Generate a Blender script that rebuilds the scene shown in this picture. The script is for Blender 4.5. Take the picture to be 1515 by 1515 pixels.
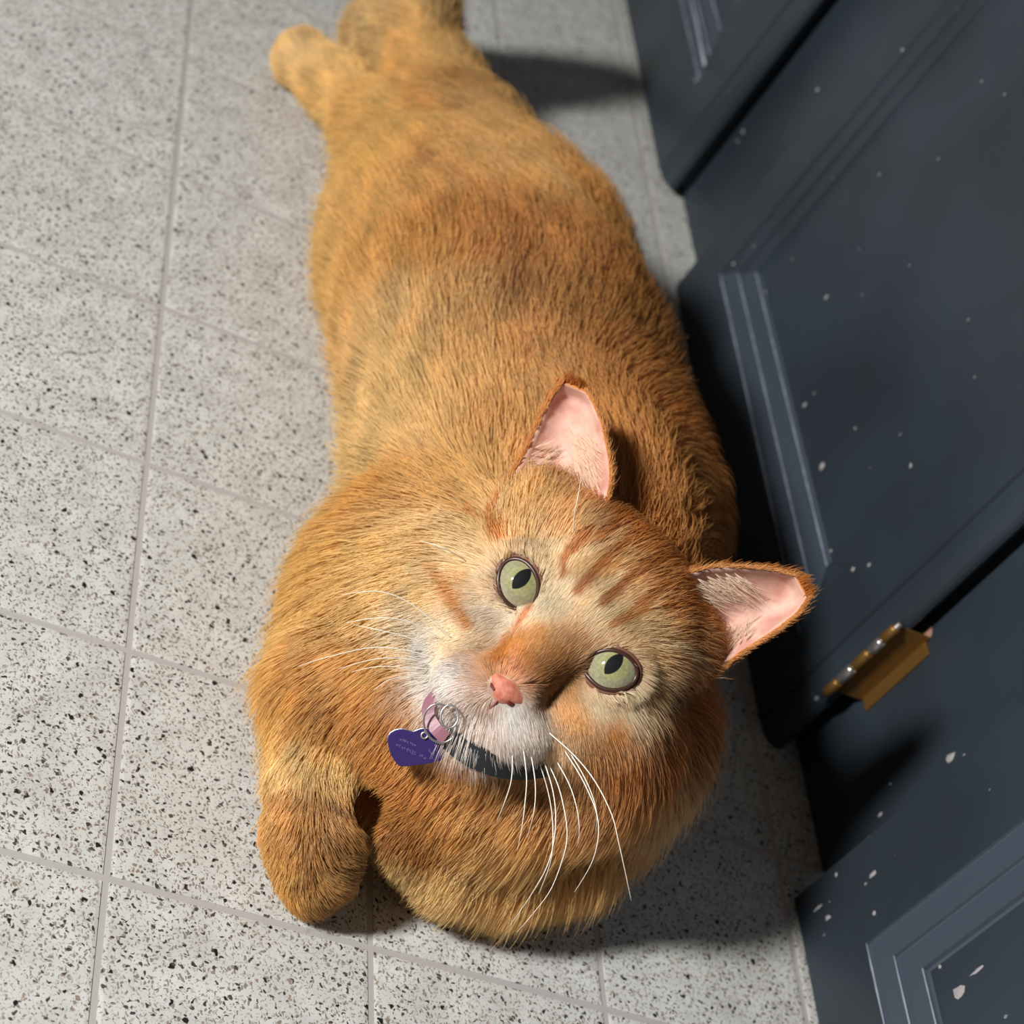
import bpy, bmesh, math, random
import numpy as np
from mathutils import Vector, Matrix
from mathutils.bvhtree import BVHTree
from mathutils.kdtree import KDTree

for o in list(bpy.data.objects): bpy.data.objects.remove(o)
C = bpy.context.scene.collection
random.seed(7); rng = np.random.default_rng(7)

# ------------------------------------------------------------------ camera
H = 0.58                                   # camera height above the floor
FPX = 2870.0                               # focal length in pixels of the 1515 frame
R = np.array([[0.85443476, -0.06343807, 0.51567126],
              [0.32347465, -0.71173597, -0.62353513],
              [0.40657765, 0.69957667, -0.58761135]])   # rows: image right, image down, forward
cam_d = bpy.data.cameras.new('camera'); cam = bpy.data.objects.new('camera', cam_d); C.objects.link(cam)
cam_d.sensor_width = 36; cam_d.lens = FPX / 1515 * 36; cam_d.clip_start = .01
M = Matrix.Identity(4)
for i in range(3):
    M[i][0] = R[0][i]; M[i][1] = -R[1][i]; M[i][2] = -R[2][i]
M[2][3] = H
cam.matrix_world = M
cam_d.dof.use_dof = True; cam_d.dof.focus_distance = .715; cam_d.dof.aperture_fstop = 12
bpy.context.scene.camera = cam

# ------------------------------------------------------------------ light
W = bpy.data.worlds.new('world'); bpy.context.scene.world = W; W.use_nodes = True
W.node_tree.nodes['Background'].inputs[0].default_value = (1.0, .88, .80, 1)
W.node_tree.nodes['Background'].inputs[1].default_value = .05
SDIR = Vector((-.86, -.33, .59)).normalized()
ld = bpy.data.lights.new('window_light', 'AREA'); lo = bpy.data.objects.new('window_light', ld); C.objects.link(lo)
ld.shape = 'RECTANGLE'; ld.size = .17; ld.size_y = .25; ld.energy = 61; ld.color = (.99, .985, .955)
lo.location = Vector((.36, .62, .08)) + SDIR * 2.0
lo.rotation_euler = SDIR.to_track_quat('Z', 'Y').to_euler()
sc = bpy.context.scene
sc.view_settings.view_transform = 'Standard'; sc.view_settings.look = 'None'
sc.view_settings.gamma = 1; sc.view_settings.use_curve_mapping = False; sc.view_settings.exposure = 0.0
sc.cycles.max_bounces = 8

# ------------------------------------------------------------------ helpers
def spot(u, v, z):
    """the point at height z that the sight line through pixel (u, v) meets"""
    d = R.T @ np.array([u - 757.5, v - 757.5, FPX])
    return np.array([0, 0, H]) + d * (z - H) / d[2]
def ray(u, v):
    d = R.T @ np.array([u - 757.5, v - 757.5, FPX]); return Vector(d).normalized()
def lin(c):
    return tuple(((x / 255) / 12.92 if x / 255 <= .04045 else ((x / 255 + .055) / 1.055) ** 2.4) for x in c)
def tag(o, label=None, cat=None, group=None, kind=None):
    if label: o['label'] = label
    if cat: o['category'] = cat
    if group: o['group'] = group
    if kind: o['kind'] = kind
    return o
def empty(name, loc):
    o = bpy.data.objects.new(name, None); C.objects.link(o); o.location = loc; o.empty_display_size = .05
    return o
def link(name, me, parent=None, mat=None, loc=None):
    o = bpy.data.objects.new(name, me); C.objects.link(o)
    if mat and not me.materials: me.materials.append(mat)
    if parent:
        o.parent = parent
        p = parent; off = Vector((0, 0, 0))
        while p: off += p.location; p = p.parent
        if loc is None: o.location = -off
        else: o.location = Vector(loc) - off
    elif loc is not None: o.location = loc
    return o
def mesh(name, verts, faces, smooth=False):
    me = bpy.data.meshes.new(name); me.from_pydata([tuple(map(float, v)) for v in verts], [], faces); me.update()
    if smooth: me.polygons.foreach_set('use_smooth', [True] * len(me.polygons))
    return me
def fixn(me):
    bm = bmesh.new(); bm.from_mesh(me); bmesh.ops.recalc_face_normals(bm, faces=bm.faces); bm.to_mesh(me); bm.free(); return me
def nodes(name):
    m = bpy.data.materials.new(name); m.use_nodes = True
    return m, m.node_tree, m.node_tree.nodes['Principled BSDF']
def simple(name, rgb, rough=.5, metal=0, spec=.5):
    m, t, b = nodes(name)
    b.inputs['Base Color'].default_value = (*lin(rgb), 1); b.inputs['Roughness'].default_value = rough
    b.inputs['Metallic'].default_value = metal; b.inputs['Specular IOR Level'].default_value = spec
    return m
def tube(name, pts, rad, n=8, closed=False):
    """tube through points; rad may be one radius or one per point"""
    pts = [Vector(p) for p in pts]; N = len(pts)
    rads = [rad] * N if not hasattr(rad, '__len__') else rad
    V = []; F = []
    up = Vector((.3, .2, .93)).normalized()
    for i, p in enumerate(pts):
        a = pts[(i - 1) % N] if (closed or i > 0) else p
        b = pts[(i + 1) % N] if (closed or i < N - 1) else p
        t = (b - a).normalized(); x = t.cross(up)
        if x.length < 1e-4: x = t.cross(Vector((1, 0, 0)))
        x.normalize(); y = t.cross(x)
        for k in range(n):
            an = 2 * math.pi * k / n
            V.append(p + (x * math.cos(an) + y * math.sin(an)) * rads[i])
    for i in range(N if closed else N - 1):
        j = (i + 1) % N
        for k in range(n):
            l = (k + 1) % n
            F.append((i * n + k, i * n + l, j * n + l, j * n + k))
    if not closed:
        F.append(tuple(range(n))[::-1]); F.append(tuple((N - 1) * n + k for k in range(n)))
    return fixn(mesh(name, V, F, True))

# ------------------------------------------------------------------ materials
def floor_mat(name, joint=False):
    m, t, b = nodes(name); N = t.nodes; L = t.links
    tc = N.new('ShaderNodeNewGeometry')
    def vor(scale, stretch, thr, soft, seed, warp=.0012):
        mp = N.new('ShaderNodeMapping'); mp.inputs['Scale'].default_value = (scale * stretch[0], scale * stretch[1], scale)
        mp.inputs['Location'].default_value = (seed, seed * 1.7, 0); mp.inputs['Rotation'].default_value = (0, 0, seed * .9)
        nz = N.new('ShaderNodeTexNoise'); nz.inputs['Scale'].default_value = 420; nz.inputs['Detail'].default_value = 1
        L.new(tc.outputs['Position'], nz.inputs['Vector'])
        sb = N.new('ShaderNodeVectorMath'); sb.operation = 'SUBTRACT'; sb.inputs[1].default_value = (.5, .5, .5)
        L.new(nz.outputs['Color'], sb.inputs[0])
        sm = N.new('ShaderNodeVectorMath'); sm.operation = 'SCALE'; sm.inputs['Scale'].default_value = warp * 2.6
        L.new(sb.outputs[0], sm.inputs[0])
        ad = N.new('ShaderNodeVectorMath'); L.new(tc.outputs['Position'], ad.inputs[0]); L.new(sm.outputs[0], ad.inputs[1])
        L.new(ad.outputs[0], mp.inputs['Vector'])
        v = N.new('ShaderNodeTexVoronoi'); v.voronoi_dimensions = '2D'; v.inputs['Scale'].default_value = 1
        L.new(mp.outputs[0], v.inputs['Vector'])
        # each cell has its own fleck size: threshold = thr * random
        sp = N.new('ShaderNodeSeparateColor'); L.new(v.outputs['Color'], sp.inputs[0])
        pw = N.new('ShaderNodeMath'); pw.operation = 'POWER'; L.new(sp.outputs[0], pw.inputs[0]); pw.inputs[1].default_value = 1.6
        ml = N.new('ShaderNodeMath'); ml.operation = 'MULTIPLY'; L.new(pw.outputs[0], ml.inputs[0]); ml.inputs[1].default_value = thr
        su = N.new('ShaderNodeMath'); su.operation = 'SUBTRACT'; L.new(ml.outputs[0], su.inputs[0]); L.new(v.outputs['Distance'], su.inputs[1])
        mr = N.new('ShaderNodeMapRange'); mr.inputs['From Min'].default_value = -soft; mr.inputs['From Max'].default_value = soft
        L.new(su.outputs[0], mr.inputs['Value'])
        return mr.outputs[0], sp.outputs[1]
    base = N.new('ShaderNodeTexNoise'); base.inputs['Scale'].default_value = 60; base.inputs['Detail'].default_value = 6
    L.new(tc.outputs['Position'], base.inputs['Vector'])
    cr = N.new('ShaderNodeValToRGB'); cr.color_ramp.elements[0].position = .3; cr.color_ramp.elements[1].position = .7
    cr.color_ramp.elements[0].color = (*lin((191, 191, 188)), 1); cr.color_ramp.elements[1].color = (*lin((213, 214, 211)), 1)
    L.new(base.outputs[0], cr.inputs[0])
    col = cr.outputs[0]
    # large soft stains and wear
    st = N.new('ShaderNodeTexNoise'); st.inputs['Scale'].default_value = 7; st.inputs['Detail'].default_value = 3
    L.new(tc.outputs['Position'], st.inputs['Vector'])
    mrs = N.new('ShaderNodeMapRange'); mrs.inputs['From Min'].default_value = .45; mrs.inputs['From Max'].default_value = .75
    mrs.inputs['To Max'].default_value = .35; L.new(st.outputs[0], mrs.inputs['Value'])
    mx = N.new('ShaderNodeMix'); mx.data_type = 'RGBA'; L.new(mrs.outputs[0], mx.inputs['Factor']); L.new(col, mx.inputs['A'])
    mx.inputs['B'].default_value = (*lin((184, 178, 168)), 1); col = mx.outputs['Result']
    flecks = [(620, (1, 1.5), .44, .05, 3.1, (132, 126, 118), (156, 146, 134), .6),
              (450, (1.5, 1), .42, .05, 9.7, (100, 94, 88), (138, 112, 92), .8),
              (280, (1, 1.35), .27, .035, 21.3, (40, 38, 38), (74, 62, 52), .95),
              (95, (1.2, 1), .125, .02, 33.9, (24, 24, 24), (46, 40, 36), 1)]
    if not joint:
        for s, stt, thr, soft, seed, c1, c2, op in flecks:
            f, rnd = vor(s, stt, thr, soft, seed)
            c = N.new('ShaderNodeMix'); c.data_type = 'RGBA'; L.new(rnd, c.inputs['Factor'])
            c.inputs['A'].default_value = (*lin(c1), 1); c.inputs['B'].default_value = (*lin(c2), 1)
            o = N.new('ShaderNodeMath'); o.operation = 'MULTIPLY'; L.new(f, o.inputs[0]); o.inputs[1].default_value = op
            mx = N.new('ShaderNodeMix'); mx.data_type = 'RGBA'; L.new(o.outputs[0], mx.inputs['Factor'])
            L.new(col, mx.inputs['A']); L.new(c.outputs['Result'], mx.inputs['B']); col = mx.outputs['Result']
    L.new(col, b.inputs['Base Color']); b.inputs['Roughness'].default_value = .5; b.inputs['Specular IOR Level'].default_value = .35
    bp = N.new('ShaderNodeBump'); bp.inputs['Strength'].default_value = .25; bp.inputs['Distance'].default_value = .0006
    n2 = N.new('ShaderNodeTexNoise'); n2.inputs['Scale'].default_value = 260; n2.inputs['Detail'].default_value = 3
    L.new(tc.outputs['Position'], n2.inputs['Vector']); L.new(n2.outputs[0], bp.inputs['Height']); L.new(bp.outputs[0], b.inputs['Normal'])
    return m
M_TILE = floor_mat('speckled_vinyl')
M_JOINT = simple('vinyl_joint', (176, 171, 169), .6)

def paint_mat(name, rgb, chips=True):
    m, t, b = nodes(name); N = t.nodes; L = t.links
    g = N.new('ShaderNodeNewGeometry')
    n = N.new('ShaderNodeTexNoise'); n.inputs['Scale'].default_value = 9; n.inputs['Detail'].default_value = 4; L.new(g.outputs['Position'], n.inputs['Vector'])
    cr = N.new('ShaderNodeValToRGB'); cr.color_ramp.elements[0].position = .35; cr.color_ramp.elements[1].position = .65
    cr.color_ramp.elements[0].color = (*lin([c * .88 for c in rgb]), 1); cr.color_ramp.elements[1].color = (*lin([min(255, c * 1.1) for c in rgb]), 1)
    L.new(n.outputs[0], cr.inputs[0]); col = cr.outputs[0]
    if chips:
        for sc_, thr, cc, seed in ((38, .058, (150, 150, 152), 4.), (75, .06, (112, 118, 124), 11.)):
            mp = N.new('ShaderNodeMapping'); mp.inputs['Scale'].default_value = (sc_, sc_, sc_ * .7); mp.inputs['Location'].default_value = (seed, seed, seed)
            L.new(g.outputs['Position'], mp.inputs['Vector'])
            v = N.new('ShaderNodeTexVoronoi'); v.inputs['Scale'].default_value = 1; L.new(mp.outputs[0], v.inputs['Vector'])
            sp = N.new('ShaderNodeSeparateColor'); L.new(v.outputs['Color'], sp.inputs[0])
            gt = N.new('ShaderNodeMath'); gt.operation = 'MULTIPLY'; L.new(sp.outputs[0], gt.inputs[0]); gt.inputs[1].default_value = thr
            su = N.new('ShaderNodeMath'); su.operation = 'SUBTRACT'; L.new(gt.outputs[0], su.inputs[0]); L.new(v.outputs['Distance'], su.inputs[1])
            mr = N.new('ShaderNodeMapRange'); mr.inputs['From Min'].default_value = -.004; mr.inputs['From Max'].default_value = .008; L.new(su.outputs[0], mr.inputs['Value'])
            mx = N.new('ShaderNodeMix'); mx.data_type = 'RGBA'; L.new(mr.outputs[0], mx.inputs['Factor']); L.new(col, mx.inputs['A'])
            mx.inputs['B'].default_value = (*lin(cc), 1); col = mx.outputs['Result']
    L.new(col, b.inputs['Base Color']); b.inputs['Roughness'].default_value = .42; b.inputs['Specular IOR Level'].default_value = .5
    n2 = N.new('ShaderNodeTexNoise'); n2.inputs['Scale'].default_value = 160; n2.inputs['Detail'].default_value = 3; L.new(g.outputs['Position'], n2.inputs['Vector'])
    bp = N.new('ShaderNodeBump'); bp.inputs['Strength'].default_value = .12; bp.inputs['Distance'].default_value = .001
    L.new(n2.outputs[0], bp.inputs['Height']); L.new(bp.outputs[0], b.inputs['Normal'])
    return m
M_PAINT = paint_mat('navy_paint', (41, 49, 57))
M_WEAR_LIT = simple('worn_lit_paint', (138, 146, 160), .5)
M_DUSTY = simple('dusty_navy_paint', (58, 66, 78), .5)
M_CHIP = simple('bare_paint_chip', (150, 146, 146), .7)
M_WOOD = simple('bare_wood_chip', (150, 112, 92), .8)
M_BRASS = simple('aged_brass', (140, 104, 54), .45, .75)
M_STEEL = simple('steel', (190, 184, 182), .3, .9)

# ------------------------------------------------------------------ floor
T = .1895 * H; X0 = .1660 * H; Y0 = .7115 * H
floor = link('floor', mesh('floor', [(-2.5, -1.5, -.0005), (3, -1.5, -.0005), (3, 4, -.0005), (-2.5, 4, -.0005),
     (-2.5, -1.5, -.03), (3, -1.5, -.03), (3, 4, -.03), (-2.5, 4, -.03)],
     [(0, 1, 2, 3), (4, 7, 6, 5), (0, 4, 5, 1), (1, 5, 6, 2), (2, 6, 7, 3), (3, 7, 4, 0)]), None, M_JOINT)
tag(floor, 'pale speckled sheet vinyl floor embossed with square tile joints', kind='structure')
def tile_mesh(w, d):
    g = .0015; bz = .0015
    r0 = [(g, g), (w - g, g), (w - g, d - g), (g, d - g)]
    r1 = [(g + bz, g + bz), (w - g - bz, g + bz), (w - g - bz, d - g - bz), (g + bz, d - g - bz)]
    V = [(x, y, -.0009) for x, y in r0] + [(x, y, -.0002) for x, y in r0] + [(x, y, 0) for x, y in r1]
    F = [(8, 9, 10, 11)]
    for a in (0, 4):
        for k in range(4): F.append((a + k, a + (k + 1) % 4, a + 4 + (k + 1) % 4, a + 4 + k))
    return fixn(mesh('tile', V, F))
tm = tile_mesh(T, T)
for i in range(-4, 5):
    for j in range(-5, 14):
        o = link('tile', tm, floor, M_TILE, (X0 + i * T, Y0 + j * T, 0))

# ------------------------------------------------------------------ cabinet
XF, XD = .564, .5415          # plane of the face frame, plane of the door fronts
cab = empty('kitchen_cabinet', (XF, .8, 0))
tag(cab, 'dark navy painted kitchen cabinet with moulded doors standing on the vinyl floor', 'cabinet')
def box_mesh(name, x0, x1, y0, y1, z0, z1, bev=0):
    V = [(x, y, z) for x in (x0, x1) for y in (y0, y1) for z in (z0, z1)]
    F = [(0, 1, 3, 2), (4, 6, 7, 5), (0, 4, 5, 1), (2, 3, 7, 6), (0, 2, 6, 4), (1, 5, 7, 3)]
    me = fixn(mesh(name, V, F))
    if bev:
        bm = bmesh.new(); bm.from_mesh(me); bmesh.ops.bevel(bm, geom=bm.edges, offset=bev, segments=2, affect='EDGES', profile=.5); bm.to_mesh(me); bm.free()
    return me
link('carcass', box_mesh('carcass', XF + .019, XF + .56, -.42, 1.92, .0, .86), cab, M_PAINT)
# face frame: stiles stand to the floor, rails between them
for y0, y1 in ((1.5, 1.6), (.955 + .0, 1.058), (.50, .592), (.035, .128), (-.42, -.33)):
    link('frame_stile', box_mesh('frame_stile', XF, XF + .019, y0 - .012, y1 + .012, 0, .86, .0008), cab, M_PAINT)
link('top_rail', box_mesh('top_rail', XF + .001, XF + .018, -.33, 1.6, .78, .86), cab, M_PAINT)
def side_profile():
    pr = [(.011, 0), (.011, .0105), (.0008, .0112), (0, .0128)]
    for k in range(1, 7):
        a = math.pi / 2 * k / 6
        pr.append((.010 - .010 * math.cos(a), .0125 + .0090 * math.sin(a)))
    pr += [(.0145, .0218), (.0150, .0208), (.0158, .0208), (.0164, .0225)]
    return pr
def door(y0, y1, z0, z1, inset_l, inset_r, zm, dusty=(0,)):
    my0, my1, mz0, mz1 = y0 + inset_r, y1 - inset_l, zm, z1 - .05
    pr = side_profile(); V = []; F = []
    def prism(prof, za, zb):
        n = len(prof); k0 = len(V)
        V.extend([(x, y, za) for y, x in prof] + [(x, y, zb) for y, x in prof])
        F.extend([(k0 + k, k0 + (k + 1) % n, k0 + n + (k + 1) % n, k0 + n + k) for k in range(n)] + [tuple(range(k0, k0 + n)), tuple(range(k0 + n, k0 + 2 * n))[::-1]])
    prism([(y0 + d, XF - t) for d, t in pr] + [(my0, XD), (my0, XF)], z0, z1)
    prism([(my1, XF), (my1, XD), (y1 - .0012, XD), (y1, XD + .0012), (y1, XF)], z0, z1)
    for za, zb in ((z0, mz0), (mz1, z1)): prism([(my0, XF), (my0, XD), (my1, XD), (my1, XF)], za, zb)
    prism([(my0, XF - .001), (my0, XD + .0052), (my1, XD + .0052), (my1, XF - .001)], mz0, mz1)
    d = link('door', fixn(mesh('door', V, F)), cab, M_PAINT)
    # routed moulding stepping down to the sunk panel
    mp = [(0, 0), (.0005, -.0011), (.0012, -.0013), (.0132, -.0013), (.0138, -.0027), (.0145, -.0029), (.0262, -.0029), (.0270, -.0048), (.0290, -.0054)]
    V = []; F = []; n = len(mp)
    for s, h in mp:
        V += [(XD - h, my0 + s, mz0 + s), (XD - h, my1 - s, mz0 + s), (XD - h, my1 - s, mz1 - s), (XD - h, my0 + s, mz1 - s)]
    for i in range(n - 1):
        for k in range(4):
            l = (k + 1) % 4
            F.append((i * 4 + k, i * 4 + l, (i + 1) * 4 + l, (i + 1) * 4 + k))
    me = mesh('panel_moulding', V, F); me.materials.append(M_PAINT); me.materials.append(M_DUSTY)
    me.polygons.foreach_set('material_index', [1 if (q % 4) in dusty else 0 for q in range(len(F))])
    mo = link('panel_moulding', me, d, None)
    # pale arrises along the bottom strip: wear, with lit step edges painted in
    for s, h in ((.0002, 0.0), (.0135, -.0013), (.0265, -.0029)):
        pts = []; rr = []
        for k in range(50):
            f = k / 49; y = my1 - s - f * (my1 - my0 - 2 * s)
            pts.append((XD - h, y, mz0 + s)); rr.append(.00028 + .00034 * abs(math.sin(k * 12.9898 + s * 900) * math.cos(k * 1.7)))
        link('worn_lit_edge', tube('worn_lit_edge', pts, rr, 5), d, M_WEAR_LIT)['label'] = 'pale line of wear and painted light on the moulding edge'
    return d
d1 = door(1.056, 1.50, .007, .745, .036, .050, .062)
d2 = door(.590, .955, .001, .745, .033, .041, .0415)
d3 = door(.126, .500, .001, .745, .048, .036, .0405, (0, 1))
d4 = door(-.33, .037, .001, .745, .04, .04, .0405)
# brass wrap hinge between the middle door and the stile
hg = link('hinge', box_mesh('hinge', XD + .0015, XF - .0006, .5885, .5900, .052, .104, .0003), cab, M_BRASS); hg['label'] = 'worn brass butt hinge'
link('frame_leaf', box_mesh('frame_leaf', XF - .0016, XF + .0002, .5812, .5895, .053, .1010, .0005), hg, M_BRASS)
for k, (za, zb) in enumerate(((.050, .060), (.0608, .0712), (.072, .0840), (.0848, .0935), (.0943, .104))):
    link('knuckle', tube('knuckle', [(XD + .0005, .5872, za), (XD + .0005, .5872, za + .001), (XD + .0005, .5872, zb - .001), (XD + .0005, .5872, zb)],
         [.0022, .0027, .0027, .0022], 12), hg, M_BRASS if k % 2 == 0 else M_STEEL)
link('hinge_pin', tube('hinge_pin', [(XD + .0005, .5872, .047), (XD + .0005, .5872, .107)], .0013, 10), hg, M_STEEL)
for z in ():
    link('screw', tube('screw', [(XF - .0022, .5815, z), (XF - .0012, .5815, z)], .0026, 14), hg, M_BRASS)
def onplane(u, v, x):
    d = R.T @ np.array([u - 757.5, v - 757.5, FPX]); return np.array([0, 0, H]) + d * x / d[0]
bp_ = onplane(1347, 947, XF)
link('bumper', tube('bumper', [(XF + .001, bp_[1], bp_[2]), (XF - .0015, bp_[1], bp_[2]), (XF - .0022, bp_[1], bp_[2])], [.0048, .0048, .0036], 20), cab, simple('blue_grey_bumper', (70, 84, 98), .4))
def chip(u, v, r, x, mat, parent=cab, asp=1.0):
    c = onplane(u, v, x)
    if x == XD and c[2] > .0695 and any(a < c[1] < b_ for a, b_ in ((.660, .893), (.191, .423), (1.135, 1.435))):
        x = XD + .0052; c = onplane(u, v, x)
    n = 9; V = [(x - .0005, c[1], c[2])]
    rnd = random.Random(int(u * 31 + v))
    for k in range(n):
        a = 2 * math.pi * k / n; q = r * rnd.uniform(.55, 1.1)
        V.append((x - .00005, c[1] + math.cos(a) * q, c[2] + math.sin(a) * q * asp))
    F = [(0, 1 + k, 1 + (k + 1) % n) for k in range(n)]
    return link('paint_chip', fixn(mesh('paint_chip', V, F)), parent, mat)
chip(1368, 938, .0062, XF, M_WOOD)
for u, v, r, x, asp in ((1216, 690, .0026, XD, 1.3), (1262, 842, .0020, XD, 1), (1229, 815, .0014, XD, 1), (1265, 634, .0011, XD, 1), (1347, 689, .0020, XD, .7),
     (1407, 1120, .0038, XF, 1), (1427, 1118, .0014, XF, 1), (1443, 1164, .0026, XF, 1), (1317, 1160, .0012, XF, 1), (1237, 1294, .0016, XD, 1), (1291, 1294, .0018, XD, 2),
     (1225, 1358, .0019, XD, 1.5), (1293, 1351, .0018, XD, 1), (1418, 1468, .0042, XD, 1.2), (1390, 1430, .0016, XD, 1), (1446, 1436, .0012, XD, 5), (1210, 1343, .0012, XD, 4),
     (1335, 74, .0016, XD, 1), (1209, 133, .0020, XD, 1), (1099, 195, .0022, XF, 1), (1091, 209, .0014, XF, 1), (1133, 432, .0012, XD, 1), (1029, 119, .0022, XD, 1), (1373, 1228, .0012, XF, 2),
     (1302, 1205, .0016, XF, 2), (1085, 390, .0018, XD, 1), (1109, 752, .0012, XD, 1)):
    chip(u, v, r * .8, x, M_CHIP, cab, asp)
# scratch along the top-left door's moulding
pts = [onplane(u, v, XD - .0048) for u, v in ((1019, -20), (1030, 30), (1036, 60), (1043, 97))]
link('worn_lit_edge', tube('worn_lit_edge', pts, [.0008, .0011, .0010, .0014], 6), d1, M_WEAR_LIT)

# ------------------------------------------------------------------ cat: frame of the head
EYE = spot(835, 928, .145)
Nn = np.array([0, 0, H]) - EYE; Nn /= np.linalg.norm(Nn)
Rr = .734 * R[0] + .679 * R[1]; Rr -= Nn * (Rr @ Nn); Rr /= np.linalg.norm(Rr)
Uu = np.cross(Nn, Rr)
HB = np.stack([Rr, Uu, Nn])                       # rows: head right, head up, out of the face
def hp(r, u, n): return EYE + r * Rr + u * Uu + n * Nn
I3 = np.eye(3)
prims = []
def ell(c, r, k=.02, B=I3): prims.append(('e', np.array(c, float), np.array(r, float), k, B))
def cap(a, b, ra, rb, k=.012): prims.append(('c', np.array(a, float), np.array(b, float), ra, rb, k))
def chain(pts, rs, k=.012):
    for i in range(len(pts) - 1): cap(pts[i], pts[i + 1], rs[i], rs[i + 1], k)
# trunk
ell((.352, .795, .060), (.073, .085, .056))
ell((.360, .715, .072), (.086, .095, .064), .03)
ell((.366, .625, .074), (.088, .090, .066), .03)
ell((.348, .545, .066), (.074, .075, .058), .03)
ell(spot(585, 350, .045), (.030, .062, .040), .025)          # thigh, floor side
ell(spot(800, 400, .052), (.036, .062, .048), .04)          # thigh, cabinet side
ell(spot(572, 930, .060), (.036, .055, .046), .025)          # shoulder
ell(spot(905, 1080, .070), (.036, .045, .045), .02)         # other shoulder
ell(spot(690, 1110, .060), (.062, .045, .046), .02)         # chest
cap((.362, .580, .095), hp(0, -.006, -.060), .055, .047, .02)   # neck
# hind foot lying out to the side
chain([spot(610, 290, .045), spot(562, 195, .032), spot(500, 130, .024), spot(448, 88, .020)], [.034, .021, .0165, .0165])
for u, v in ((436, 82), (440, 100), (455, 72)): ell(spot(u, v, .016), (.008, .010, .009), .006)
# tail
tail_pts = [(.368, .860, .062), spot(685, 215, .055), spot(640, 130, .050), spot(602, 50, .050), (.320, 1.008, .058), (.317, 1.030, .082), (.318, 1.034, .116), (.320, 1.036, .138), (.321, 1.037, .150)]
chain(tail_pts, [.040, .032, .0245, .0225, .022, .0175, .0140, .010, .006], .014)
ell(spot(560, 75, .022), (.020, .040, .018), .012)
# fore leg stretched forward, its wrist turned in
chain([spot(520, 1030, .055), spot(488, 1150, .040), spot(472, 1235, .030), spot(466, 1285, .022)], [.030, .0205, .0185, .0145], .008)
for u, v, z, q in ((506, 1262, .022, .0095), (503, 1285, .018, .0095), (484, 1303, .014, .0090), (460, 1316, .012, .0090)): ell(spot(u, v, z), (q, q, q), .005)
# fore leg folded across the chest
chain([spot(880, 1160, .050), spot(835, 1215, .036), spot(740, 1245, .031), spot(660, 1238, .033), spot(590, 1208, .041)], [.032, .0280, .0250, .0240, .0220], .006)
# head
HBm = HB
ell(hp(0, .009, -.038), (.046, .038, .038), .01, HBm)
for s in (-1, 1): ell(hp(s * .0205, -.030, -.008), (.014, .013, .014), .010, HBm)
for s in (-1, 1):
    ell(hp(s * .029, -.018, -.026), (.026, .024, .026), .014, HBm)
    ell(hp(s * .046, -.026, -.046), (.022, .028, .024), .014, HBm)     # cheek ruff
    ell(hp(s * .0105, -.0375, .006), (.0125, .0105, .0125), .007, HBm)  # whisker pads
    ell(hp(s * .0229, .001, -.0105), (.0135, .0120, .0125), .006, HBm)
    ell(hp(s * .034, .026, -.046), (.014, .014, .016), .010, HBm)       # ear base
cap(hp(0, .004, -.010), hp(0, -.027, .0125), .0150, .0085, .010)
ell(hp(0, -.0485, .000), (.0115, .0085, .0105), .007, HBm)              # chin
ell(hp(0, -.052, -.022), (.026, .018, .024), .012, HBm)                 # throat

# graded grid, fine around the head
def axis(lo, hi, f0, f1, fine=.00125, coarse=.0036):
    return np.concatenate([np.arange(lo, f0, coarse), np.arange(f0, f1, fine), np.arange(f1, hi, coarse)])
hc = hp(0, -.012, -.02)
ax = axis(.14, .55, hc[0] - .062, hc[0] + .062); ay = axis(.33, 1.16, hc[1] - .060, hc[1] + .060); az = axis(-.006, .24, hc[2] - .060, hc[2] + .060)
D = np.full((len(ax), len(ay), len(az)), .05, np.float32)
def sub(lo, hi):
    s = []
    for a, l, h in ((ax, lo[0], hi[0]), (ay, lo[1], hi[1]), (az, lo[2], hi[2])):
        s.append(slice(max(0, int(np.searchsorted(a, l)) - 1), int(np.searchsorted(a, h)) + 1))
    return tuple(s)
def grid(s): return ax[s[0]][:, None, None].astype(np.float32), ay[s[1]][None, :, None].astype(np.float32), az[s[2]][None, None, :].astype(np.float32)
def smin(a, b, k):
    h = np.clip(.5 + .5 * (a - b) / k, 0, 1); return a * (1 - h) + b * h - k * h * (1 - h)
for p in prims:
    if p[0] == 'e':
        _, c, r, k, B = p; m = r.max() + k + .012
        s = sub(c - m, c + m); x, y, z = grid(s); x = x - c[0]; y = y - c[1]; z = z - c[2]
        q = [(B[i, 0] * x + B[i, 1] * y + B[i, 2] * z) for i in range(3)]
        k0 = np.sqrt(sum((q[i] / r[i]) ** 2 for i in range(3))); k1 = np.sqrt(sum((q[i] / r[i] ** 2) ** 2 for i in range(3))) + 1e-6
        d = k0 * (k0 - 1) / k1
    else:
        _, a, b, ra, rb, k = p; m = max(ra, rb) + k + .012
        s = sub(np.minimum(a, b) - m, np.maximum(a, b) + m); x, y, z = grid(s); ab = b - a
        t = np.clip(((x - a[0]) * ab[0] + (y - a[1]) * ab[1] + (z - a[2]) * ab[2]) / (ab @ ab), 0, 1)
        d = np.sqrt((x - a[0] - t * ab[0]) ** 2 + (y - a[1] - t * ab[1]) ** 2 + (z - a[2] - t * ab[2]) ** 2) - (ra + (rb - ra) * t)
    D[s] = smin(D[s], d, k)
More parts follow.
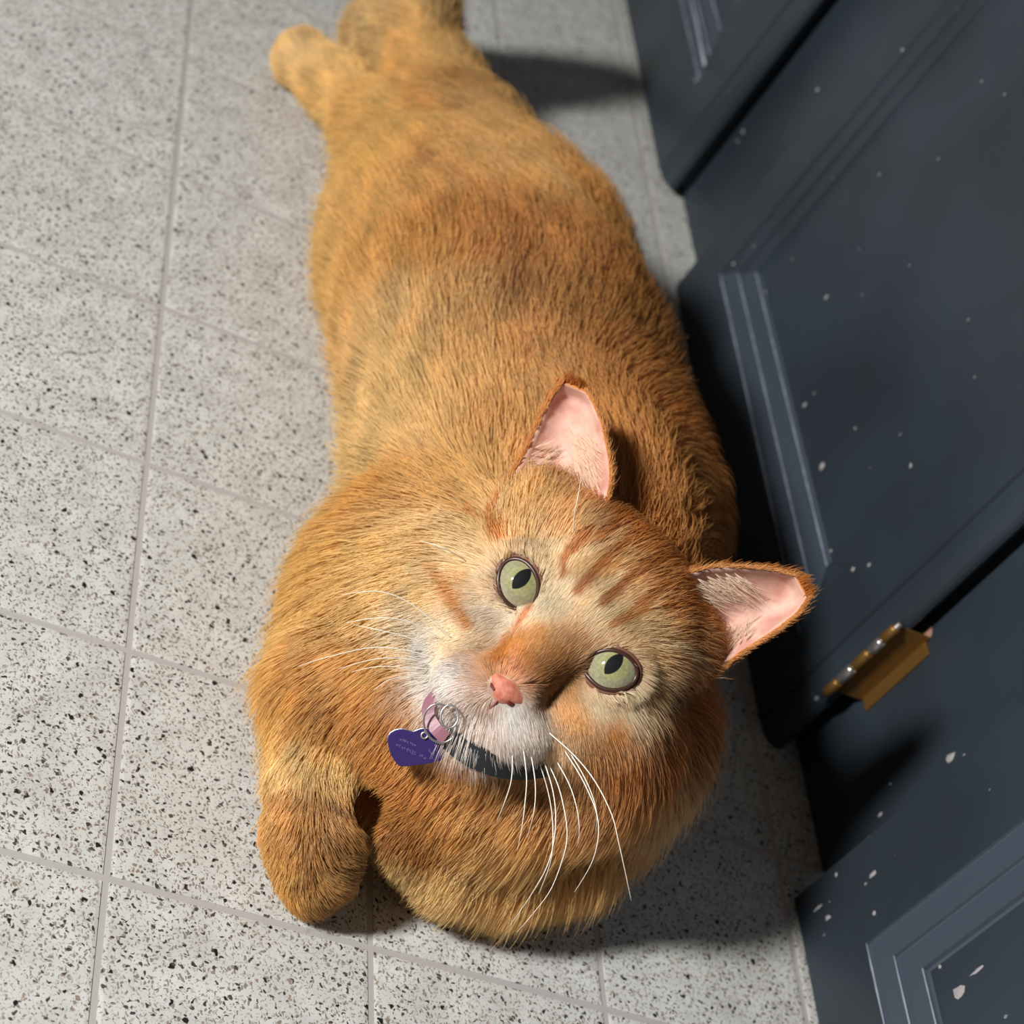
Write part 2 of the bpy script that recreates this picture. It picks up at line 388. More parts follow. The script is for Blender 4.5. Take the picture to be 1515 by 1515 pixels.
# eye openings
EC = .0229; EA, EB_ = .0100, .0074; ET = math.radians(30)
def almond(s, x, y):
    """<0 inside the opening of the eye on side s; x, y are head right / up from its centre"""
    xi = -s * x                                         # towards the nose
    p = xi * math.cos(ET) - y * math.sin(ET); q = xi * math.sin(ET) + y * math.cos(ET)
    return p, q
for s_ in (-1, 1):
    c = hp(s_ * EC, 0, -.002); s = sub(c - .016, c + .016); x, y, z = grid(s); x = x - c[0]; y = y - c[1]; z = z - c[2]
    r_, u_, n_ = [(HB[i, 0] * x + HB[i, 1] * y + HB[i, 2] * z) for i in range(3)]
    p, q = almond(s_, r_, u_)
    e = (np.sqrt((p / EA) ** 2 + (q / EB_) ** 2) - 1) * EB_
    e = np.maximum(e, -(n_ + .012))
    D[s] = np.maximum(D[s], -e)
# crease between the two fore legs
cr_ = [spot(556, 1168, .055), spot(536, 1200, .045), spot(536, 1240, .036), spot(552, 1285, .022)]
for a, b in zip(cr_[:-1], cr_[1:]):
    s = sub(np.minimum(a, b) - .02, np.maximum(a, b) + .02); x, y, z = grid(s); ab = b - a
    t = np.clip(((x - a[0]) * ab[0] + (y - a[1]) * ab[1] + (z - a[2]) * ab[2]) / (ab @ ab), 0, 1)
    d = np.sqrt((x - a[0] - t * ab[0]) ** 2 + (y - a[1] - t * ab[1]) ** 2 + (z - a[2] - t * ab[2]) ** 2) - .0095
    D[s] = -smin(-D[s], d, .004)
D = np.maximum(D, (.0012 - az)[None, None, :].astype(np.float32))

def surface_nets(D):
    ins = D < 0
    n0, n1, n2 = D.shape
    cnt = np.zeros((n0 - 1, n1 - 1, n2 - 1), np.int8)
    for i in (0, 1):
        for j in (0, 1):
            for k in (0, 1): cnt += ins[i:n0 - 1 + i, j:n1 - 1 + j, k:n2 - 1 + k]
    act = np.argwhere((cnt > 0) & (cnt < 8))
    idx = np.full(cnt.shape, -1, np.int32); idx[tuple(act.T)] = np.arange(len(act))
    acc = np.zeros((len(act), 3)); num = np.zeros(len(act))
    axs = (ax, ay, az)
    for d in range(3):
        o1, o2 = [q for q in range(3) if q != d]
        for a in (0, 1):
            for b in (0, 1):
                A = act.copy(); A[:, o1] += a; A[:, o2] += b; B = A.copy(); B[:, d] += 1
                va = D[tuple(A.T)]; vb = D[tuple(B.T)]; m = (va < 0) != (vb < 0)
                t = np.where(m, va / np.where(m, va - vb, 1), 0)
                P = np.stack([axs[q][A[:, q]] for q in range(3)], 1)
                P[:, d] += t * (axs[d][B[:, d]] - axs[d][A[:, d]])
                acc[m] += P[m]; num[m] += 1
    V = acc / num[:, None]; F = []
    for d in range(3):
        o1, o2 = [(1, 2), (2, 0), (0, 1)][d]
        sl0 = [slice(None)] * 3; sl1 = [slice(None)] * 3; sl0[d] = slice(0, -1); sl1[d] = slice(1, None)
        a = ins[tuple(sl0)]; b = ins[tuple(sl1)]
        E = np.argwhere(a != b); E = E[(E[:, o1] > 0) & (E[:, o2] > 0) & (E[:, o1] < D.shape[o1] - 1) & (E[:, o2] < D.shape[o2] - 1)]
        fl = a[tuple(E.T)]
        q = []
        for da, db in ((1, 1), (0, 1), (0, 0), (1, 0)):
            G = E.copy(); G[:, o1] -= da; G[:, o2] -= db; q.append(idx[tuple(G.T)])
        q = np.stack(q, 1); q[~fl] = q[~fl][:, ::-1]; F.append(q)
    return V, np.concatenate(F)
V, F = surface_nets(D)
del D
# two smoothing passes
for _ in range(2):
    s = np.zeros_like(V); n = np.zeros(len(V))
    for a in range(4):
        b = (a + 1) % 4
        np.add.at(s, F[:, a], V[F[:, b]]); np.add.at(s, F[:, b], V[F[:, a]]); np.add.at(n, F[:, a], 1); np.add.at(n, F[:, b], 1)
    V = V * .4 + .6 * s / n[:, None]
CATLOC = Vector((.35, .65, 0))
cat = empty('cat', CATLOC)
tag(cat, 'fluffy orange tabby cat lying on the vinyl floor looking up, white muzzle and green eyes', 'cat')
bme = bpy.data.meshes.new('body')
bme.vertices.add(len(V)); bme.vertices.foreach_set('co', V.ravel()); bme.loops.add(len(F) * 4); bme.polygons.add(len(F))
bme.loops.foreach_set('vertex_index', F.ravel().astype(np.int32)); bme.polygons.foreach_set('loop_start', np.arange(len(F), dtype=np.int32) * 4)
bme.update(calc_edges=True); bme.polygons.foreach_set('use_smooth', [True] * len(F))
print('cat body faces', len(F))
Q = V[F]; fc = Q.mean(1); fnv = np.cross(Q[:, 2] - Q[:, 0], Q[:, 3] - Q[:, 1]); fa = np.linalg.norm(fnv, axis=1); fnv /= (fa[:, None] + 1e-12); fa *= .5
cc = np.array([.35, .65, .05])
if (fnv * (fc - cc)).sum(1).mean() < 0:
    fnv = -fnv; bme.flip_normals()
bvh = BVHTree.FromPolygons([Vector(v) for v in V], [tuple(f) for f in F.tolist()])
CAM = Vector((0, 0, H))
def hit(u, v):
    loc, nor, i, d = bvh.ray_cast(CAM, ray(u, v))
    if loc is None or loc.z < .0015 and False:
        return None
    return loc

# ---------------- coat colours, some light and shade painted in: anchored on the body surface
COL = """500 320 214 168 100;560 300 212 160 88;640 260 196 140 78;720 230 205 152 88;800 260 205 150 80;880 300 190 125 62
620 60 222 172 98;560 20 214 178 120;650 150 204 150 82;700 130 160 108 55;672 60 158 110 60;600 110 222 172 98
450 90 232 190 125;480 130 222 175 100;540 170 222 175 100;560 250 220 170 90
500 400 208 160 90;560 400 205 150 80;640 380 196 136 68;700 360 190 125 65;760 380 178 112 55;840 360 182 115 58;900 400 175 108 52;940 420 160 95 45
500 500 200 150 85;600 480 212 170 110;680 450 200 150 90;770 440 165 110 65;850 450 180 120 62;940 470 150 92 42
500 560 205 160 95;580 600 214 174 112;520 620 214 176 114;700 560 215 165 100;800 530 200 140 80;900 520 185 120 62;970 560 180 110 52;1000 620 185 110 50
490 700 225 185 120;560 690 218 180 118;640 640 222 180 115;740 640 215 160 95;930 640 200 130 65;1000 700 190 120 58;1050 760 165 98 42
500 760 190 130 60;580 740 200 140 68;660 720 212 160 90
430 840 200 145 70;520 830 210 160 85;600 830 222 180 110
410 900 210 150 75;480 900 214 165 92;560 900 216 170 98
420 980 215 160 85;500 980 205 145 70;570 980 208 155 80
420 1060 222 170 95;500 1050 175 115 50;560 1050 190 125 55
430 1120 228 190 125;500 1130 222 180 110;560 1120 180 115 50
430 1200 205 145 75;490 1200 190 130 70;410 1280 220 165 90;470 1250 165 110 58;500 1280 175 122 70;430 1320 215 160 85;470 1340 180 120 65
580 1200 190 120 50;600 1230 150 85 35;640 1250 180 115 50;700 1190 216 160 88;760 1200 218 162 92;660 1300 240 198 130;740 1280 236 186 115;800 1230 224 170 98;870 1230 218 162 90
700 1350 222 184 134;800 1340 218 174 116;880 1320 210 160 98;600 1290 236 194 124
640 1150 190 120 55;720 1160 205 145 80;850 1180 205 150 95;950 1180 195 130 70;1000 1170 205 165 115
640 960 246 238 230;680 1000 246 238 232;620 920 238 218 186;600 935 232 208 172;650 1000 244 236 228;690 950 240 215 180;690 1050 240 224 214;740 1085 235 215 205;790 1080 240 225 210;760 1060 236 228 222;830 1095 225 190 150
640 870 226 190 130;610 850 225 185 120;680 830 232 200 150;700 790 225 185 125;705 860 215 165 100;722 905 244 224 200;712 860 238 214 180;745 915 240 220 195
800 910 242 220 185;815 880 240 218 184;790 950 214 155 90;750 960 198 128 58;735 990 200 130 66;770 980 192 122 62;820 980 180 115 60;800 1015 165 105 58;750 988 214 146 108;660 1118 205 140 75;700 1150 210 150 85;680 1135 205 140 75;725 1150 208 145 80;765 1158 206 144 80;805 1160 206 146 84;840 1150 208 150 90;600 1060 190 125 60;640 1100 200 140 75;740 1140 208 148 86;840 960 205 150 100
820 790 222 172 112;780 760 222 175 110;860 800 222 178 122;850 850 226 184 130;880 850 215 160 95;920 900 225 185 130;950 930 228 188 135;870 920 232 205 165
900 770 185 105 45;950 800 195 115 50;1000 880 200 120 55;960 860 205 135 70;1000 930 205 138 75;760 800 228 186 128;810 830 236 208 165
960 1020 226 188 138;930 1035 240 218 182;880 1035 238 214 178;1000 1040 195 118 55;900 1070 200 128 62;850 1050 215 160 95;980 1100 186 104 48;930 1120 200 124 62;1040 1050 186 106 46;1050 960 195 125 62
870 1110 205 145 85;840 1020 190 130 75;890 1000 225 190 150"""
STR = """10 190 112 42|705 765 728 790 742 808
9 198 135 66|668 850 690 885 706 918
8 205 150 85|650 800 665 830 668 850
9 178 96 36|822 862 832 835 856 800
9 178 96 36|868 812 895 780 925 755
8 170 90 34|845 885 872 850 905 815 940 790
9 160 84 32|880 900 915 862 950 838 990 820
8 175 98 40|925 905 955 880 1000 865
8 190 115 52|895 930 922 915 938 905
10 190 112 48|965 905 1000 900 1040 905
7 238 208 162|812 868 840 842 868 822
7 236 206 160|850 905 880 878 905 858
7 236 206 160|868 945 890 915 912 898
7 232 200 154|940 950 985 955 1020 975
9 110 66 36|866 978 848 992 834 1006
8 120 72 40|834 1006 822 1022 806 1034
7 195 118 60|776 910 762 930 750 948
9 188 112 45|752 945 742 965 735 985
7 182 105 42|975 1060 1000 1065 1030 1060
8 185 110 48|960 1080 990 1095 1015 1090
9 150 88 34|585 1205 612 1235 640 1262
10 170 105 45|500 1010 530 1040 560 1065
9 175 108 45|640 1185 690 1165 740 1160
9 180 115 50|650 1210 700 1215 745 1200
14 165 105 58|745 360 765 410 775 450
13 160 98 50|840 350 860 400 870 440
12 170 110 60|800 340 815 390 822 430
14 185 125 68|620 230 650 260 700 280
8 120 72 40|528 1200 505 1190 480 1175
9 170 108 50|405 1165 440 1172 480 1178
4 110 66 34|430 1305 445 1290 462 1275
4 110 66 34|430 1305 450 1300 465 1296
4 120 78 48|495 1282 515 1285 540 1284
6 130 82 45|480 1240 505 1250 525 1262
9 165 105 52|440 1215 480 1225 510 1230"""
anchors = []  # folded foreleg lightened against weak light; nose side darkened with its shade
for row in COL.replace('\n', ';').split(';'):
    u, v, r_, g_, b_ = map(float, row.split()); h_ = hit(u, v)
    if h_ is None or h_.z < .002: print('no hit', u, v); continue
    anchors.append((h_, lin((r_, g_, b_))))
kd = KDTree(len(anchors))
for i, (p, c) in enumerate(anchors): kd.insert(p, i)
kd.balance(); acol = np.array([c for _, c in anchors])
strokes = []  # tabby stripes, plus painted shade on the fore paw and between its toes
for row in STR.split('\n'):
    a, b = row.split('|'); w, r_, g_, b_ = map(float, a.split()); q = list(map(float, b.split()))
    pts = []
    for i in range(0, len(q) - 2, 2):
        for t in np.linspace(0, 1, 7):
            h_ = hit(q[i] + (q[i + 2] - q[i]) * t, q[i + 1] + (q[i + 3] - q[i + 1]) * t)
            if h_: pts.append(h_)
    if pts: strokes.append((w / 4000., np.array(lin((r_, g_, b_))), pts))
ks = KDTree(sum(len(s[2]) for s in strokes)); sid = []
for i, s in enumerate(strokes):
    for p in s[2]: ks.insert(p, len(sid)); sid.append(i)
ks.balance()
# ---------------- lie of the fur: pixel directions of neighbouring sight lines, carried to the surface
FLOW = """700 120 -.35 -1;620 60 -.4 -1;720 250 -.15 -1;820 280 -.1 -1;560 300 -.6 -.8;480 350 -.8 .2;900 330 .5 -.6;480 120 -.9 -.7;545 190 -.8 -.8
700 400 .05 -1;850 400 .15 -1;950 450 .5 -.4;600 450 -.2 -1;500 480 -.8 -.2
700 550 -.1 -1;850 550 .2 -1;960 560 .6 -.5;560 600 -.5 -.8;490 650 -.9 -.2;750 650 0 -1;930 660 .3 -.9;1020 700 .8 -.2;620 700 -.5 -.8;1060 800 .9 .2
520 780 -.8 -.4;440 860 -1 .1;560 850 -.9 -.2;640 780 -.7 -.6
420 950 -.8 .6;500 950 -.7 .6;560 980 -.5 .8;430 1060 -.4 .9;500 1080 -.3 1;570 1070 -.4 .9;480 1150 .3 .9;430 1180 -.3 .9
430 1250 -.2 1;490 1230 .4 .8;510 1280 .9 .3;440 1330 .1 1;410 1280 -.7 .6
600 1180 -.6 .6;570 1215 -.8 .5;620 1240 -.3 .9;640 1150 -.5 .8;720 1170 -.5 .9;780 1180 -.4 .9;700 1250 -.35 .9;620 1300 -.4 .9;700 1330 -.2 1;780 1300 -.15 1;860 1280 .1 1;900 1320 .2 1;850 1200 -.1 1;940 1190 .2 1;1000 1170 .45 .9;930 1250 .2 1
740 870 -.9 -.2;700 850 -1 -.3;650 850 -1 -.3;690 780 -.6 -.8;740 770 -.2 -1;800 790 .2 -1;780 825 .1 -1;800 730 0 -1
820 860 .55 -.85;860 820 .6 -.8;880 760 .4 -.9;940 780 .6 -.8;900 850 .75 -.7;960 850 .85 -.5;1000 820 .8 -.6;870 900 .8 -.6;920 920 .9 -.4;980 930 1 -.2;1030 940 1 .05
780 920 .5 -.8;770 960 .35 -.9;810 940 .6 -.75;830 970 .6 -.6;745 985 .3 -.9;850 960 .8 -.5;800 1000 .7 -.2
960 1000 1 .25;1000 1020 .95 .4;1050 1000 1 .2;900 1040 .6 .8;950 1060 .7 .7;870 1050 .3 .95;840 1030 .2 1;1000 1100 .7 .8;930 1110 .35 .95;870 1110 .15 1;1040 1070 .8 .7
720 920 -.8 .3;690 930 -.95 .1;650 920 -1 -.1;600 900 -1 -.1;700 980 -1 0;660 990 -1 .1;630 960 -1 0;690 1030 -.8 .6;660 1040 -.7 .7;700 1070 -.2 1;740 1080 0 1;780 1070 .1 1;820 1080 .2 1;790 1050 .15 1;760 1100 0 1;730 940 -.6 .5"""
fl = []
for row in FLOW.replace('\n', ';').split(';'):
    u, v, a, b = map(float, row.split()); n_ = math.hypot(a, b); a /= n_; b /= n_
    h0 = hit(u, v)
    if h0 is None: continue
    loc, nor, i, d = bvh.ray_cast(CAM, ray(u, v)); nor = Vector(fnv[i])
    dr = Vector(R[0] * a + R[1] * b); dr -= nor * dr.dot(nor)
    if dr.length < .15: continue
    fl.append((h0, np.array(dr.normalized())))
kf = KDTree(len(fl)); fdir = np.array([d for _, d in fl])
for i, (p, d) in enumerate(fl): kf.insert(p, i)
kf.balance()

# ---------------- fur strands
loc_h = (fc - EYE) @ HB.T                       # face centres in head coordinates
in_head = (np.abs(loc_h[:, 0]) < .07) & (loc_h[:, 1] > -.062) & (loc_h[:, 1] < .062) & (loc_h[:, 2] > -.055)
dens = np.where(in_head & (loc_h[:, 2] > -.04), 5.0, 1.0)
face_front = in_head & (loc_h[:, 2] > -.022) & (np.abs(loc_h[:, 0]) < .04) & (loc_h[:, 1] > -.05) & (loc_h[:, 1] < .03)
dens[face_front] = 9.0
view = (CAM[:] - fc) if False else (np.array([0, 0, H]) - fc); view /= np.linalg.norm(view, axis=1)[:, None]
facing = (view * fnv).sum(1)
dens *= np.where(facing < -.35, .25, 1.0)
dens[fc[:, 2] < .0025] = 0
NST = 560000
w = fa * dens; cw = np.cumsum(w); pick = np.searchsorted(cw, rng.random(NST) * cw[-1]); pick = np.clip(pick, 0, len(F) - 1)
uv = rng.random((NST, 2, 1)); q = Q[pick]
root = (q[:, 0] * (1 - uv[:, 0]) + q[:, 1] * uv[:, 0]) * (1 - uv[:, 1]) + (q[:, 3] * (1 - uv[:, 0]) + q[:, 2] * uv[:, 0]) * uv[:, 1]
nrm = fnv[pick]; lh = (root - EYE) @ HB.T
keep = np.ones(NST, bool)
for s_ in (-1, 1):
    p, q_ = almond(s_, lh[:, 0] - s_ * EC, lh[:, 1]); keep &= ~(((p / (EA - .0002)) ** 2 + (q_ / (EB_ - .0002)) ** 2 < 1) & (lh[:, 2] > -.02))
keep &= ~((np.hypot(lh[:, 0] / .0070, (lh[:, 1] + .0312) / .0046) < 1) & (lh[:, 2] > 0))
root, nrm, lh, pick = root[keep], nrm[keep], lh[keep], pick[keep]; n = len(root)
col = np.zeros((n, 3)); flow = np.zeros((n, 3))
# clump centres share their tips
NC = 24000
for i in range(n):
    p = root[i]
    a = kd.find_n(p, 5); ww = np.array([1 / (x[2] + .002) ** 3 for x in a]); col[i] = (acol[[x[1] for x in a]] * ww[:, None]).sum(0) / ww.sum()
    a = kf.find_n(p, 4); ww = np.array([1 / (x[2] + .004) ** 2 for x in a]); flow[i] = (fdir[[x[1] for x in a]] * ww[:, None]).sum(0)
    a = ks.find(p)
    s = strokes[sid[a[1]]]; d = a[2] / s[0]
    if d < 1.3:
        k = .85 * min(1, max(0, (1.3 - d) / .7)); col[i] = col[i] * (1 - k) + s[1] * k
flow -= nrm * (flow * nrm).sum(1)[:, None]; flow /= np.linalg.norm(flow, axis=1)[:, None] + 1e-9
# length by region
hd = np.maximum(np.abs(lh[:, 0]) / .06, np.abs(lh[:, 1]) / .062)
dist_face = np.sqrt(lh[:, 0] ** 2 + (lh[:, 1] + .012) ** 2 + np.minimum(lh[:, 2], 0) ** 2)
ln = np.interp(dist_face, [0, .022, .04, .06, .085], [.0040, .0055, .0085, .015, .021])
mz = np.exp(-((lh[:, 0] / .02) ** 2 + ((lh[:, 1] + .05) / .014) ** 2 + ((lh[:, 2] - .004) / .014) ** 2)); ln += mz * .0065
def near(pt, r): return np.exp(-(((root - np.array(pt)) ** 2).sum(1)) / r ** 2)
for pt, r, tgt in ((spot(475, 1280, .022), .035, .0055), (spot(450, 95, .02), .05, .007), (spot(520, 150, .025), .04, .009), (spot(540, 1210, .045), .024, .0035), (spot(545, 1260, .03), .022, .0035), (spot(590, 1215, .04), .035, .0075), (spot(460, 1200, .04), .035, .0085)):
    k = near(pt, r); ln = ln * (1 - k) + tgt * k
ln *= rng.uniform(.7, 1.15, n)
lift = np.interp(dist_face, [0, .03, .07], [.20, .30, .42])
# big slow locks of fur
def lownoise(P, f, seed):
    out = np.zeros(len(P)); r_ = np.random.default_rng(seed)
    for _ in range(7):
        k = r_.normal(size=3) * f; out += np.sin(P @ k + r_.uniform(0, 6.28))
    return out / 2.6
side = np.cross(nrm, flow)
sw = .22 * lownoise(root, 60, 1) + .07 * lownoise(root, 220, 2) + rng.normal(0, .13, n)
sw *= np.interp(dist_face, [.02, .06], [.5, 1.0])
d0 = flow + side * sw[:, None]; d0 /= np.linalg.norm(d0, axis=1)[:, None]
ci = rng.choice(n, NC, replace=False); kc = KDTree(NC)
for j, i in enumerate(ci): kc.insert(root[i], j)
kc.balance()
K = 6
t = np.linspace(0, 1, K)[None, :, None]
lift = lift + .05 * lownoise(root, 120, 5) + rng.normal(0, .06, n)
fly = (rng.random(n) < .06) & (ln > .009); lift = np.where(fly, lift + .35, lift); ln = np.where(fly, ln * 1.2, ln)
rise = nrm[:, None, :] * np.sin(np.clip(lift, .08, .9))[:, None, None] * (t - .42 * t ** 2)
run = d0[:, None, :] * np.cos(lift)[:, None, None] * (.75 * t + .25 * t ** 2)
sag = np.zeros((n, K, 3)); sag[:, :, 2] = -.22 * (t[:, :, 0] ** 2) * np.interp(ln, [.008, .02], [0, 1])[:, None]
P = root[:, None, :] + (rise + run + sag) * ln[:, None, None]
cid = np.array([ci[kc.find(p)[1]] for p in root])
tip = P[cid] + 0 
kcl = np.interp(ln, [.004, .012], [.15, .34])[:, None, None] * np.where(fly, .2, 1.0)[:, None, None] * rng.uniform(.4, 1.1, n)[:, None, None]
P = P + (tip - root[cid][:, None, :] + root[:, None, :] - P) * kcl * t + (root[cid] - root)[:, None, :] * (kcl * t ** 1.6) * .75
P[:, :, 2] = np.maximum(P[:, :, 2], .0006)
var = rng.normal(1, .10, n)[:, None] * (1 + .10 * lownoise(root, 200, 9))[:, None]
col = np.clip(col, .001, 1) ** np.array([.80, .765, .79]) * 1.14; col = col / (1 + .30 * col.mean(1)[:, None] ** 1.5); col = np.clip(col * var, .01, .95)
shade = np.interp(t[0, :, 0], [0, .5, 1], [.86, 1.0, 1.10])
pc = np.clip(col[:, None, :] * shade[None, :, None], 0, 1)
rad0 = np.interp(dist_face, [0, .03, .08], [.00010, .00012, .00016])
prof = np.array([1, 1, .92, .75, .5, .12])
prad = rad0[:, None] * prof[None, :]
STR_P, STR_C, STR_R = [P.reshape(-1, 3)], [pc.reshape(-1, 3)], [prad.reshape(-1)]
counts = [K] * n

# material of the coat
def coat_mat(name, attr=True, rgb=None):
    m = bpy.data.materials.new(name); m.use_nodes = True; t_ = m.node_tree; N = t_.nodes; L = t_.links
    N.remove(N['Principled BSDF']); out = N['Material Output']
    a = N.new('ShaderNodeAttribute'); a.attribute_name = 'coat'
    df = N.new('ShaderNodeBsdfDiffuse'); tr = N.new('ShaderNodeBsdfTranslucent'); gl = N.new('ShaderNodeBsdfAnisotropic')
    gl.inputs['Roughness'].default_value = .45; gl.inputs['Color'].default_value = (1, .93, .82, 1)
    L.new(a.outputs['Color'], df.inputs['Color']); L.new(a.outputs['Color'], tr.inputs['Color'])
    m1 = N.new('ShaderNodeMixShader'); m1.inputs[0].default_value = .44; L.new(df.outputs[0], m1.inputs[1]); L.new(tr.outputs[0], m1.inputs[2])
    m2 = N.new('ShaderNodeMixShader'); m2.inputs[0].default_value = .035; L.new(m1.outputs[0], m2.inputs[1]); L.new(gl.outputs[0], m2.inputs[2])
    L.new(m2.outputs[0], out.inputs[0])
    return m
M_COAT = coat_mat('ginger_coat')
# skin under the fur carries the same colours, painted light included
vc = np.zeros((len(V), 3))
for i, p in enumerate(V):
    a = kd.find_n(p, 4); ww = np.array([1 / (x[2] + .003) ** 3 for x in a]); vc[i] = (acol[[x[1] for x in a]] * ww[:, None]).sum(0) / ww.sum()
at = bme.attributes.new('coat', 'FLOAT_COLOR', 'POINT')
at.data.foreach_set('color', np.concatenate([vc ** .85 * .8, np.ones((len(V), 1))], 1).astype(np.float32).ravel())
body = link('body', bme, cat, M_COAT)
def add_strands(roots, dirs, ups, lens, cols, rad, bend=.25):
    """short hairs given root, direction and a lift direction"""
    n_ = len(roots); tt = np.linspace(0, 1, K)[None, :, None]
    PP_ = roots[:, None, :] + (dirs[:, None, :] * tt + ups[:, None, :] * (tt - .8 * tt ** 2) * bend) * lens[:, None, None]
    STR_P.append(PP_.reshape(-1, 3)); STR_C.append(np.clip(np.repeat(cols, K, 0), 0, 1)); STR_R.append((np.full((n_, 1), rad) * prof[None, :]).reshape(-1))
    counts.extend([K] * n_)
# ---------------- eyes
def eye_mat():
    m, t_, b = nodes('green_iris'); N = t_.nodes; L = t_.links
    tc = N.new('ShaderNodeTexCoord'); sp = N.new('ShaderNodeSeparateXYZ'); L.new(tc.outputs['Object'], sp.inputs[0])
    def mth(op, a, b_=None, c_=None):
        x = N.new('ShaderNodeMath'); x.operation = op
        for i, v in enumerate((a, b_, c_)):
            if v is None: continue
            if isinstance(v, (int, float)): x.inputs[i].default_value = v
            else: L.new(v, x.inputs[i])
        return x.outputs[0]
    X = mth('SUBTRACT', sp.outputs[0], -.0006); Y = mth('SUBTRACT', sp.outputs[1], .0024)
    lens_ = mth('ADD', mth('POWER', mth('ABSOLUTE', mth('DIVIDE', X, .0026)), 1.3), mth('POWER', mth('ABSOLUTE', mth('DIVIDE', Y, .0049)), 2.0))
    pup = N.new('ShaderNodeMapRange'); pup.inputs['From Min'].default_value = .92; pup.inputs['From Max'].default_value = 1.08; L.new(lens_, pup.inputs['Value'])
    rr = mth('SQRT', mth('ADD', mth('MULTIPLY', sp.outputs[0], sp.outputs[0]), mth('MULTIPLY', Y, Y)))
    cr = N.new('ShaderNodeValToRGB'); e = cr.color_ramp.elements
    e[0].position = 0; e[0].color = (*lin((132, 128, 82)), 1); e[1].position = 1; e[1].color = (*lin((60, 46, 36)), 1)
    for p, c in ((.40, (150, 148, 104)), (.66, (146, 141, 113)), (.86, (152, 148, 120)), (.95, (80, 68, 50))):
        q = e.new(p); q.color = (*lin(c), 1)
    L.new(mth('DIVIDE', rr, .0112), cr.inputs[0])
    nz = N.new('ShaderNodeTexNoise'); nz.inputs['Scale'].default_value = 900; nz.inputs['Detail'].default_value = 4; L.new(tc.outputs['Object'], nz.inputs['Vector'])
    mr = N.new('ShaderNodeMapRange'); mr.inputs['From Min'].default_value = .3; mr.inputs['From Max'].default_value = .7; mr.inputs['To Min'].default_value = .78; mr.inputs['To Max'].default_value = 1.12; L.new(nz.outputs[0], mr.inputs['Value'])
    ml = N.new('ShaderNodeVectorMath'); ml.operation = 'SCALE'; L.new(cr.outputs[0], ml.inputs[0]); L.new(mr.outputs[0], ml.inputs['Scale'])
    mx = N.new('ShaderNodeMix'); mx.data_type = 'RGBA'; L.new(pup.outputs[0], mx.inputs['Factor']); mx.inputs['A'].default_value = (.004, .0045, .006, 1)
    L.new(ml.outputs[0], mx.inputs['B']); L.new(mx.outputs['Result'], b.inputs['Base Color'])
    b.inputs['Roughness'].default_value = .7; b.inputs['Specular IOR Level'].default_value = .15; b.inputs['Coat Weight'].default_value = 1; b.inputs['Coat Roughness'].default_value = .012; b.inputs['Coat IOR'].default_value = 1.5
    return m
M_EYE = eye_mat()
M_LID = simple('dark_eyelid_rim', (62, 38, 30), .35); M_LID2 = simple('pink_brown_lid', (112, 68, 50), .7)
RE, NE = .0125, -.0086
rot = Matrix([[Rr[i], Uu[i], Nn[i]] for i in range(3)]).to_euler()
for s_, side_name in ((-1, 'left'), (1, 'right')):
    bm = bmesh.new(); bmesh.ops.create_uvsphere(bm, u_segments=48, v_segments=32, radius=RE)
    me = bpy.data.meshes.new('eye'); bm.to_mesh(me); bm.free(); me.polygons.foreach_set('use_smooth', [True] * len(me.polygons))
    e = link('eye', me, cat, M_EYE, hp(s_ * EC, 0, NE)); e.rotation_euler = rot; e['label'] = 'pale green eye with narrow dark pupil'
    inv = Matrix([[Rr[i], Uu[i], Nn[i]] for i in range(3)]).inverted()
    def ring(name, grow, dn, rad, mat):
        pts = []; rr_ = []
        for k in range(72):
            a = 2 * math.pi * k / 72; ca_, sa_ = math.cos(a), math.sin(a)
            p = (EA + grow) * (ca_ + .16 * max(0, ca_) ** 6); q = (EB_ + grow) * sa_ * (1 - .30 * max(0, ca_) ** 2.5)
            xi = p * math.cos(ET) + q * math.sin(ET); y = -p * math.sin(ET) + q * math.cos(ET)
            d = min(math.hypot(xi, y), RE * .985)
            pts.append((-s_ * xi, y, math.sqrt(RE * RE - d * d) + dn)); rr_.append(rad * (1 + .35 * max(0, ca_) ** 4))
        me = tube(name, pts, rr_, 8, True)
        o = link(name, me, e, mat); o.location = (0, 0, 0); return o
    ring('eyelid', -.0002, .0002, .00085, M_LID)
    o = ring('outer_eyelid', .0010, .0002, .0008, M_LID2); o['label'] = 'pinkish brown outer lid'
    # the dark tear corner
    cx, cy = -s_ * (.0112 * math.cos(ET)), -.0112 * math.sin(ET)
    bm = bmesh.new(); bmesh.ops.create_uvsphere(bm, u_segments=14, v_segments=8, radius=1); 
    bmesh.ops.scale(bm, vec=(.0017, .0012, .0014), verts=bm.verts)
    me = bpy.data.meshes.new('tear_duct'); bm.to_mesh(me); bm.free(); me.polygons.foreach_set('use_smooth', [True] * len(me.polygons))
    o = link('tear_duct', me, e, M_LID); o.location = (cx * .93, cy * .93, .0068)
